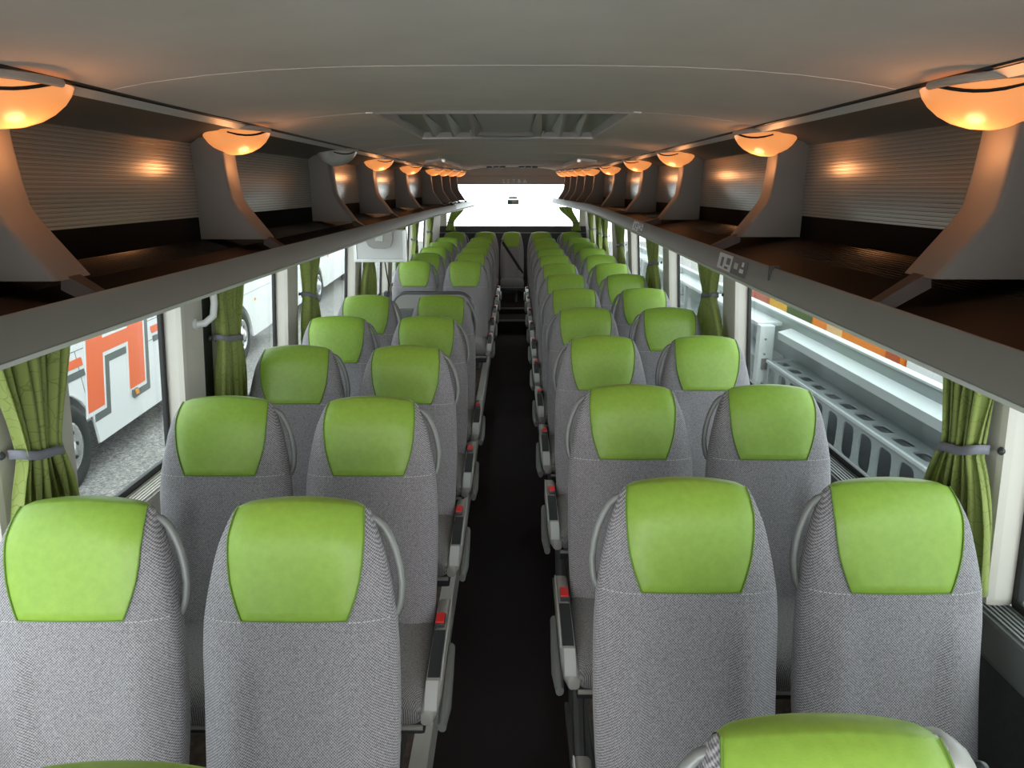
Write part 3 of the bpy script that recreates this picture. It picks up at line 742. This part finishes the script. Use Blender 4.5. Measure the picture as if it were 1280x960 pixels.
for k, a in enumerate([(1.56, 0.19, 0.11, 0.24, 1.245, 0.93, 0.0), (3.80, 0.46, 0.20, 0.50, 1.275, 0.93, 0.02), (5.40, 0.42, 0.18, 0.45, 1.28, 0.93, 0.02), (7.15, 0.5, 0.22, 0.5, 1.28, 0.93, 0.0),
                       (8.40, 0.45, 0.12, 0.4, 1.28, 0.93, 0.0), (9.0, 0.3, 0.2, 0.3, 1.28, 0.93, 0.0), (9.95, 0.5, 0.3, 0.5, 1.28, 0.93, 0.0)]):
    yc, wt, wm, wb, zt_, zb, sh = a; curtain(1, yc, wt, wm, wb, zt_, zb, cl_(7 - k, SR), shift=sh)
# curtains sweeping across the corners of the rear window
for s, side, xa, xb in ((-1, SL, -0.85, -0.97), (1, SR, 0.74, 0.91)):
    t = thing('rear_curtain', 'green curtain swept aside at the rear window corner, %s' % side, 'curtain', (xb, Y1 - 0.08, 1.2), 'rear window curtains')
    bm = B(); rows = []
    for j in range(21):
        f = j / 20; z = lerp(1.56, 1.20, f)
        c = lerp(xa, xb, sm(0, 0.75, f)) + s * 0.02; wd = lerp(0.2, 0.10, sm(0, 0.65, f)) + 0.05 * sm(0.7, 1, f)
        rows.append([(c + (i / 24 - 0.5) * wd, Y1 - 0.10 + 0.014 * math.sin(i / 24 * 5 * 2 * PI + f), z) for i in range(25)])
    loft(bm, rows, closed=False, caps=False)
    o = obj('fabric', bm, 'curtain', t, smooth=True, world=True); md = o.modifiers.new('thick', 'SOLIDIFY'); md.thickness = 0.002
    tb = obj('tieback', bbox(xb + s * 0.02 - 0.055, xb + s * 0.02 + 0.055, Y1 - 0.125, Y1 - 0.078, 1.318, 1.334, bev=0.006), 'tieback', t, world=True)

# ================================================================== SMALL FITTINGS
# white grab handle on the second pillar
gh = thing('grab_handle', 'white curved grab handle on the pillar with the black slot', 'handle', (XL + 0.05, 2.5, 1.4))
autosmooth(obj('bar', tube(B(), [(XL + 0.04, 2.50, 1.36), (XL + 0.085, 2.51, 1.362), (XL + 0.11, 2.53, 1.385), (XL + 0.113, 2.545, 1.43), (XL + 0.113, 2.545, 1.52), (XL + 0.095, 2.53, 1.55), (XL + 0.05, 2.52, 1.555)], 0.013, 12), 'monitor_shell', gh, world=True))
autosmooth(obj('mount', lathe(B(), [(0.0, 0), (0.02, 0.001), (0.02, 0.008), (0.013, 0.012), (0.0, 0.012)], 16, 'x', (XL + 0.052, 2.50, 1.36)), 'monitor_shell', gh, world=True))
# drop-down monitor (seen from its back)
mo = thing('monitor', 'white drop-down monitor seen from its back, hanging under the rack', 'monitor', (-0.87, 4.7, 1.37))
obj('shell', bbox(-1.05, -0.72, 4.70, 4.735, 1.375, 1.572, bev=0.012), 'monitor_shell', mo, world=True)
obj('screen', bbox(-1.03, -0.74, 4.735, 4.738, 1.39, 1.56), 'window_black', mo, world=True)
for nm, a in (('bottom_edge', (-1.055, -0.71, 4.692, 4.742, 1.362, 1.384)), ('side_edge', (-0.732, -0.708, 4.692, 4.742, 1.37, 1.572)), ('side_edge', (-1.057, -1.035, 4.692, 4.742, 1.37, 1.572))):
    obj(nm, bbox(*a, bev=0.006), 'monitor_edge', mo, world=True)
obj('mount_pocket', prism(B(), [(-0.96, 1.57), (-0.965, 1.50), (-0.95, 1.468), (-0.92, 1.452), (-0.84, 1.45), (-0.81, 1.465), (-0.795, 1.50), (-0.79, 1.57)], 'y', 4.662, 4.702), 'plastic_grey', mo, world=True)
obj('latch', bbox(-0.905, -0.855, 4.655, 4.664, 1.50, 1.545, bev=0.004), 'monitor_shell', mo, world=True)
# stickers on the right rack lip
def lip_sticker(y0, y1, label, marks=True):
    t = thing('seat_number_sticker', label, 'sticker', (lipR(y0), (y0 + y1) / 2, 1.60), 'stickers on the rack lip')
    def q(y, f, off=0.0015):
        a = lipR(y); return (a + lerp(0.001, 0.0115, f) - off, y, zlip(1, y) + lerp(0.012, 0.070, f))
    def patch(ya, yb, fa, fb, off):
        bm = B(); loft(bm, [[q(ya, fa, off), q(ya, fb, off), q(yb, fb, off), q(yb, fa, off)], [q(ya, fa, off - 0.001), q(ya, fb, off - 0.001), q(yb, fb, off - 0.001), q(yb, fa, off - 0.001)]]); return bm
    ym = (y0 + y1) / 2
    obj('dark_half', patch(y0, ym, 0.1, 0.95, 0.0015), 'sticker_dark', t, world=True)
    obj('white_half', patch(ym, y1, 0.1, 0.95, 0.0015), 'sticker_white', t, world=True)
    d = (y1 - y0)
    for (u0, u1, f0, f1, m) in ((0.56, 0.68, 0.45, 0.8, 'sticker_dark'), (0.60, 0.72, 0.2, 0.32, 'sticker_dark'), (0.80, 0.88, 0.25, 0.75, 'sticker_dark'), (0.08, 0.2, 0.3, 0.5, 'sticker_white'), (0.10, 0.16, 0.62, 0.85, 'sticker_white'), (0.28, 0.4, 0.4, 0.7, 'plastic_grey')):
        obj('mark', patch(y0 + d * u0, y0 + d * u1, f0, f1, 0.0028), m, t, world=True)
lip_sticker(2.12, 2.42, 'white and dark seat sticker on rack lip, nearer the windscreen')
lip_sticker(3.88, 4.22, 'white and dark seat sticker on rack lip, nearer the rear window')
sl = thing('rack_lip_joint', 'short dark joint line in the grey rack lip ahead of the stickers', 'joint', (lipR(1.9), 1.93, 1.6))
obj('joint', bbox(lipR(2) + 0.0045, lipR(2) + 0.03, 1.925, 1.933, zlip(1, 1.93) + 0.04, zlip(1, 1.93) + 0.078), 'gasket', sl, world=True)

# text helper
def text_mesh(name, body, size, m, parent, mtx, extrude=0.002, space=1.0):
    cu = bpy.data.curves.new(name, 'FONT'); cu.body = body; cu.size = size; cu.extrude = extrude; cu.align_x = 'CENTER'; cu.align_y = 'CENTER'; cu.space_character = space
    tmp = bpy.data.objects.new(name, cu); COL.objects.link(tmp)
    dg = bpy.context.evaluated_depsgraph_get(); dg.update()
    me = bpy.data.meshes.new_from_object(tmp.evaluated_get(dg)); bpy.data.objects.remove(tmp); bpy.data.curves.remove(cu)
    me.transform(mtx); me.materials.clear(); me.materials.append(M[m])
    return link(name, me, parent, True)
RX = Matrix.Rotation(PI / 2, 4, 'X')
tx = thing('header_lettering', 'pale raised capital letters on the panel above the rear window', 'lettering', (-0.02, Y1 - 0.01, 1.94))
text_mesh('letters', 'SETRA', 0.08, 'white_paint', tx, Matrix.Translation((-0.01, Y1 - 0.004, 1.93)) @ RX, 0.004, 1.9)
# stickers in the rear window
ws = thing('window_sticker', 'small green notice sticker with pictogram in the middle of the rear window', 'sticker', (-0.02, Y1 + 0.048, 1.6))
obj('bar', bbox(-0.10, 0.03, Y1 + 0.046, Y1 + 0.049, 1.675, 1.705), 'coach_grey', ws, world=True)
obj('board', bbox(-0.12, 0.055, Y1 + 0.046, Y1 + 0.049, 1.59, 1.66), 'coach_grey', ws, world=True)
obj('pictogram', lathe(B(), [(0.0, 0), (0.026, 0), (0.026, 0.002), (0.0, 0.002)], 20, 'y', (-0.088, Y1 + 0.0435, 1.625)), 'sticker_green', ws, world=True)
for k in range(3): obj('text_line', bbox(-0.05, 0.045, Y1 + 0.0445, Y1 + 0.046, 1.602 + k * 0.018, 1.610 + k * 0.018), 'sticker_white', ws, world=True)
wb = thing('window_mark', 'tiny dark printed line low on the rear window glass', 'marking', (-0.02, Y1 + 0.048, 1.38))
obj('dot', bbox(-0.115, -0.095, Y1 + 0.046, Y1 + 0.049, 1.372, 1.388), 'coach_grey', wb, world=True)
obj('line', bbox(-0.085, 0.01, Y1 + 0.046, Y1 + 0.049, 1.374, 1.386), 'coach_grey', wb, world=True)
# pale notice on the left window near the rear
no = tag(obj('window_notice', bbox(XL - 0.056, XL - 0.053, 6.95, 7.5, 1.31, 1.45), 'monitor_shell'), 'pale notice sheet stuck to the side window behind the monitor', 'notice')
# dark lap belts hanging by the wall seat next to the door
bl = thing('hanging_belt', 'black seat belt hanging at the wall beside the seat behind the partition', 'seat belt', (-1.1, 6.1, 0.9))
bm = B(); loft(bm, [[(x, y - 0.02, z), (x, y + 0.02, z), (x - 0.004, y + 0.02, z), (x - 0.004, y - 0.02, z)] for x, y, z in ((-1.15, 6.3, 1.25), (-1.12, 6.22, 1.12), (-1.09, 6.15, 1.02), (-1.1, 6.05, 0.92), (-1.12, 6.0, 0.86))])
obj('strap', bm, 'belt_black', bl, world=True)
obj('buckle_tongue', bbox(-1.12, -1.08, 6.02, 6.10, 0.93, 0.98, bev=0.006), 'plastic_dark', bl, world=True)

# ================================================================== OUTSIDE
structure(obj('ground', bbox(-26, 26, -14, 44, -1.4, -1.30), 'gravel'))
# --- parked coaches on the left, in one line turned 3.8 degrees; local +Y runs along the line, local x=0 is the near side
def wheel(t, y, z=-0.82, r=0.49):
    wt = obj('tyre', lathe(B(), [(r - 0.2, -0.30), (r - 0.06, -0.31), (r - 0.01, -0.28), (r, -0.22), (r, -0.09), (r - 0.02, -0.045), (r - 0.08, -0.03), (r - 0.18, -0.04), (r - 0.2, -0.08)], 40, 'x', (0, y, z)), 'tyre', t, smooth=True)
    hb = obj('hubcap', lathe(B(), [(r - 0.19, -0.07), (r - 0.2, -0.035), (r - 0.235, -0.03), (r - 0.26, -0.06), (r - 0.36, -0.045), (0.10, -0.01), (0.075, 0.015), (0.0, 0.018)], 40, 'x', (0, y, z)), 'hubcap', wt, smooth=True)
    for k in range(8):
        a = 2 * PI * k / 8
        c = Vector((-0.05, y + 0.19 * math.cos(a), z + 0.19 * math.sin(a)))
        obj('hub_hole', lathe(B(), [(0.0, 0), (0.02, 0), (0.02, 0.012), (0.0, 0.012)], 10, 'x', c), 'gasket', hb)
def coach_outside(label, loc, rot, y0, y1, wheels, zb=-0.95):
    t = thing('parked_coach', label, 'coach', loc, 'coaches parked beside the bus', rotz=rot)
    ra = 0.57; zc = -0.82
    P = [(y0, zb + 0.15), (y0 + 0.15, zb)]
    for wy in wheels:
        a0 = math.asin((zb - zc) / ra) if abs((zb - zc) / ra) < 1 else 0
        for k in range(15):
            a = lerp(PI - a0, a0, k / 14); P.append((wy + ra * math.cos(a), zc + ra * math.sin(a)))
    SH = 0.09
    P += [(y1 - 0.25, zb), (y1, zb + 0.2), (y1 + 0.05, 0.6), (y1 - 0.35, 2.2), (y0 + 0.2, 2.2), (y0, 1.6)]
    obj('side_panel', prism(B(), P, 'x', -0.03, 0.0), 'white_paint', t)
    obj('body', bbox(-2.5, -0.35, y0 + 0.05, y1 - 0.3, zb + 0.1, 2.2), 'white_paint', t)
    obj('roof', bbox(-2.5, 0.0, y0 + 0.2, y1 - 0.35, 2.15, 2.3, bev=0.05), 'white_paint', t)
    obj('window_band', bbox(-0.02, 0.004, y0 + 0.3, y1 - 0.6, 0.85, 2.0), 'window_black', t)
    for wy in wheels:
        wheel(t, wy)
        arc = [(-0.007, wy + (ra + 0.012) * math.cos(a), zc + (ra + 0.012) * math.sin(a)) for a in [lerp(PI + 0.2, -0.2, k / 20) for k in range(21)]]
        obj('arch_trim', tube(B(), arc, 0.011, 6), 'white_paint', t)
        obj('arch_liner', bbox(-0.34, -0.32, wy - 0.65, wy + 0.65, zb, zc + 0.65), 'gasket', t)
    # panel joints along the side
    for z in (0.12, -0.13):
        obj('panel_joint', bbox(-0.004, 0.002, y0 + 0.2, y1 - 0.3, z - 0.004, z + 0.004), 'coach_grey', t)
    return t
def tumble(t):
    for o in bpy.data.objects:
        if o.parent == t and o.name.split('.')[0] not in ('tyre',):
            for v in o.data.vertices: v.co.x -= 0.09 * (v.co.z + 0.95)
rot = math.radians(3.8)
c1 = coach_outside('white parked coach with big orange letter H and orange stripes on its side', (-4.68, 7.3, 0), rot, -3.2, 8.4, [-0.30, 5.75])
def decal(name, poly, m, x=0.003, th=0.004, t=c1): return obj(name, prism(B(), poly, 'x', x, x + th), m, t)
# letter H: white keyline, dark shadow, orange face
zb_, zt_ = -0.58, 0.75
yl0, yl1, yr0, yr1 = 0.16, 0.53, 1.17, 1.60
zc0, zc1 = -0.015, 0.145
def Hpoly(dy, dz):
    return [(yl0 + dy, zb_ + dz), (yl1 + dy, zb_ + dz), (yl1 + dy, zc0 + dz), (yr0 + dy, zc0 + dz), (yr0 + dy, zb_ + dz), (yr1 + dy, zb_ + dz), (yr1 + dy, zt_ + dz), (yr0 + dy, zt_ + dz), (yr0 + dy, zc1 + dz), (yl1 + dy, zc1 + dz), (yl1 + dy, zt_ + dz), (yl0 + dy, zt_ + dz)]
def Hgrow(g):
    return [(yl0 - g, zb_ - g), (yl1 + g, zb_ - g), (yl1 + g, zc0 - g), (yr0 - g, zc0 - g), (yr0 - g, zb_ - g), (yr1 + g, zb_ - g), (yr1 + g, zt_ + g), (yr0 - g, zt_ + g), (yr0 - g, zc1 + g), (yl1 + g, zc1 + g), (yl1 + g, zt_ + g), (yl0 - g, zt_ + g)]
def ital(P): return [(y + 0.40 * (z - zb_), z) for y, z in P]
decal('letter_shadow', ital(Hpoly(0.15, -0.13)), 'coach_grey', 0.002, 0.002)
decal('letter_keyline', ital(Hgrow(0.045)), 'white_paint', 0.003, 0.003)
decal('letter_face', ital(Hpoly(0, 0)), 'coach_orange', 0.005, 0.003)
for (a, b) in ((-3.1, 0.30), (2.08, 4.6)):
    decal('stripe', [(a, -0.05), (b, -0.05), (b, 0.04), (a, 0.04)], 'coach_orange')
    decal('stripe_shadow', [(a, -0.165), (b, -0.165), (b, -0.09), (a, -0.09)], 'coach_grey')
# swoosh towards the front of the coach
def band(pts, w0, w1):
    up = [(y, z + lerp(w0, w1, i / (len(pts) - 1))) for i, (y, z) in enumerate(pts)]
    return pts + up[::-1]
sw = [(4.6, 0.0), (5.2, 0.02), (5.8, 0.07), (6.3, 0.16), (6.7, 0.27), (7.1, 0.42)]
decal('swoosh', band(sw, 0.09, 0.10), 'coach_orange')
decal('swoosh_shadow', band([(y, z - 0.11) for y, z in sw], 0.07, 0.05), 'coach_grey')
decal('swoosh_tail', band([(6.95, 0.40), (7.3, 0.28), (7.7, 0.22), (8.2, 0.2)], 0.07, 0.1), 'coach_orange', 0.006)
obj('lower_seam', bbox(-0.004, 0.002, 0.21, 0.218, -0.95, 0.12), 'coach_grey', c1)
obj('marker_lamp', bbox(0.0, 0.03, 1.20, 1.34, -0.70, -0.60, bev=0.008), 'coach_grey', c1)
obj('marker_lens', bbox(0.028, 0.04, 1.24, 1.32, -0.665, -0.605, bev=0.004), 'amber', c1)
obj('side_marker', bbox(0.0, 0.02, 6.75, 6.82, -0.32, -0.27, bev=0.005), 'amber', c1)
c2 = coach_outside('plain white parked coach behind the one with the orange letter', (-4.68, 7.3, 0), rot, 9.4, 20.5, [12.9, 18.2])
for y, z in ((10.6, 0.1), (11.3, -0.25), (14.6, -0.2)): obj('side_marker', bbox(0.0, 0.02, y, y + 0.08, z, z + 0.07, bev=0.005), 'amber', c2)

tumble(c1); tumble(c2)
# --- grey steel body on the right
sb = thing('steel_body', 'grey galvanised steel vehicle body with ledges and oblong holes beside the window', 'vehicle body', (3.3, 5, -1.3))
SY0, SY1 = 1.0, 8.5
def sbox(nm, m, *a, bev=0.0): return obj(nm, bbox(*a, bev=bev), m, sb, world=True)
sbox('back_panel', 'steel', 3.35, 3.42, SY0, 21, 0.10, 0.30)
sbox('recess_panel', 'steel', 3.42, 3.46, SY0, 21, -1.0, 0.14)
sbox('top_edge', 'steel_light', 3.335, 3.43, SY0, 21, 0.295, 0.318, bev=0.006)
obj('ledge', prism(B(), [(3.20, 0.148), (3.355, 0.192), (3.355, 0.17), (3.20, 0.126)], 'y', SY0, SY1), 'steel_light', sb, world=True)
obj('ledge_front', prism(B(), [(3.195, 0.148), (3.205, 0.15), (3.215, 0.06), (3.205, 0.058)], 'y', SY0, SY1), 'steel_light', sb, world=True)
# shelf with oblong holes and a front web with tall openings
pitch = 0.34
ny = int((SY1 - SY0) / pitch)
def rrect(cx, cy, hx, hy, n=20, e=0.45): return [(cx + hx * math.copysign(abs(math.cos(q)) ** e, math.cos(q)), cy + hy * math.copysign(abs(math.sin(q)) ** e, math.sin(q))) for q in [2 * PI * (i + 0.5) / n for i in range(n)]]
def frame_piece(cx, cy, hx, hy, ox, oy, emit_pt):
    """rectangular tile (half sizes ox, oy) with a rounded hole (hx, hy), returned as a thin plate"""
    bm = B(); n = 20; inn = rrect(cx, cy, hx, hy, n)
    out = []
    for i in range(n):
        q = 2 * PI * (i + 0.5) / n; c_, s_ = math.cos(q), math.sin(q); k = 1 / max(abs(c_), abs(s_)); out.append((cx + ox * c_ * k, cy + oy * s_ * k))
    V = [[bm.verts.new(emit_pt(u, v, d)) for u, v in ring] for ring, d in ((out, 0), (inn, 0), (inn, 1), (out, 1))]
    for A, C in zip(V, V[1:] + V[:1]):
        for i in range(n): bm.faces.new((A[i], A[(i + 1) % n], C[(i + 1) % n], C[i]))
    return bm
for k in range(ny):
    yc = SY0 + (k + 0.5) * pitch
    obj('shelf_tile', frame_piece(3.24, yc, 0.062, 0.115, 0.14, pitch / 2, lambda u, v, d: (u, v, -0.21 - 0.016 * d)), 'steel', sb, world=True)
    obj('web_tile', frame_piece(yc, -0.44, 0.115, 0.165, pitch / 2, 0.215, lambda u, v, d: (3.10 + 0.016 * d, u, v)), 'steel', sb, world=True)
sbox('shelf_back', 'steel', 3.378, 3.43, SY0, SY1, -0.226, -0.205)
sbox('shelf_edge', 'steel_light', 3.085, 3.112, SY0, SY1, -0.232, -0.200, bev=0.005)
sbox('inner_panel', 'steel_dark', 3.30, 3.33, SY0, SY1, -1.05, -0.24)
sbox('lower_rail', 'steel_light', 3.0, 3.12, SY0, SY1, -0.70, -0.655, bev=0.01)
sbox('skirt', 'steel', 2.98, 3.0, SY0, SY1, -1.0, -0.66)
# open locker beyond the shelf
sbox('locker_post', 'steel_light', 3.04, 3.22, 8.66, 8.80, -0.9, 0.19, bev=0.01)
for k in range(5): sbox('bolt', 'metal_dark', 3.10, 3.125, 8.653, 8.662, -0.75 + k * 0.19, -0.725 + k * 0.19)
sbox('latch', 'metal_dark', 3.08, 3.16, 8.63, 8.662, -0.36, -0.22, bev=0.006)
for a_ in (8.80, 11.6, 14.4, 17.2):
    sbox('locker_top', 'steel_light', 3.04, 3.40, a_, a_ + 2.5, 0.16, 0.21, bev=0.01)
    for z in (-0.25, -0.75): sbox('locker_shelf', 'steel_light', 3.08, 3.42, a_, a_ + 2.5, z, z + 0.02)
    for yy in (a_ + 1.1, a_ + 2.44): sbox('locker_upright', 'steel', 3.04, 3.10, yy, yy + 0.06, -0.9, 0.16)
    if a_ > 9: sbox('locker_post', 'steel_light', 3.04, 3.2, a_ - 0.14, a_, -0.9, 0.19, bev=0.01)
sbox('chassis', 'steel_dark', 3.15, 3.9, SY0, 20.5, -1.28, -1.04)

# --- orange truck and white van behind it
tk = thing('orange_truck', 'orange truck with coloured side panels and green windows behind the steel body', 'truck', (6.3, 12, -1.3))
def tbox(nm, m, *a, bev=0.0): return obj(nm, bbox(*a, bev=bev), m, tk, world=True)
tbox('body', 'truck_orange', 5.5, 7.6, 9.9, 18.5, -0.7, 1.9, bev=0.08)
for (a, b, z0, z1, m) in ((15.2, 17.8, -0.6, 1.2, 'truck_red'), (14.2, 15.2, -0.6, 1.2, 'truck_yellow'), (13.0, 14.2, -0.6, 1.0, 'truck_green'), (11.75, 12.3, -0.6, 1.3, 'truck_pale'), (11.15, 11.65, -0.12, 1.0, 'truck_red'), (9.9, 10.25, -0.65, 1.0, 'truck_red')):
    tbox('side_panel', m, 5.47, 5.5, a, b, z0, z1, bev=0.01)
tbox('vent_window', 'truck_green', 5.465, 5.5, 10.35, 10.85, -0.30, -0.17, bev=0.008)
tbox('vent_window', 'truck_green', 5.465, 5.5, 10.35, 10.85, -0.06, 0.10, bev=0.008)
tbox('chassis', 'steel_dark', 5.6, 7.5, 9.8, 18.5, -1.0, -0.72)
for wy in (11, 17):
    obj('wheel', lathe(B(), [(0.1, 5.52), (0.42, 5.52), (0.45, 5.56), (0.45, 5.76), (0.1, 5.8)], 28, 'x', (0, wy, -0.85)), 'tyre', tk, world=True)
vn = thing('white_van', 'white van with a small orange side marker parked behind the steel body', 'van', (6.5, 7, -1.3))
obj('body', bbox(5.5, 7.4, 4.6, 9.75, -0.95, 1.6, bev=0.1), 'white_paint', vn, world=True)
obj('door_seam', bbox(5.494, 5.5, 7.35, 7.365, -0.8, 1.4), 'coach_grey', vn, world=True)
obj('side_marker', bbox(5.48, 5.5, 8.75, 8.95, -0.46, -0.36, bev=0.005), 'amber', vn, world=True)
for wy in (5.6, 8.8):
    obj('wheel', lathe(B(), [(0.1, 5.47), (0.33, 5.47), (0.35, 5.5), (0.35, 5.7), (0.1, 5.72)], 28, 'x', (0, wy, -0.95)), 'tyre', vn, world=True)
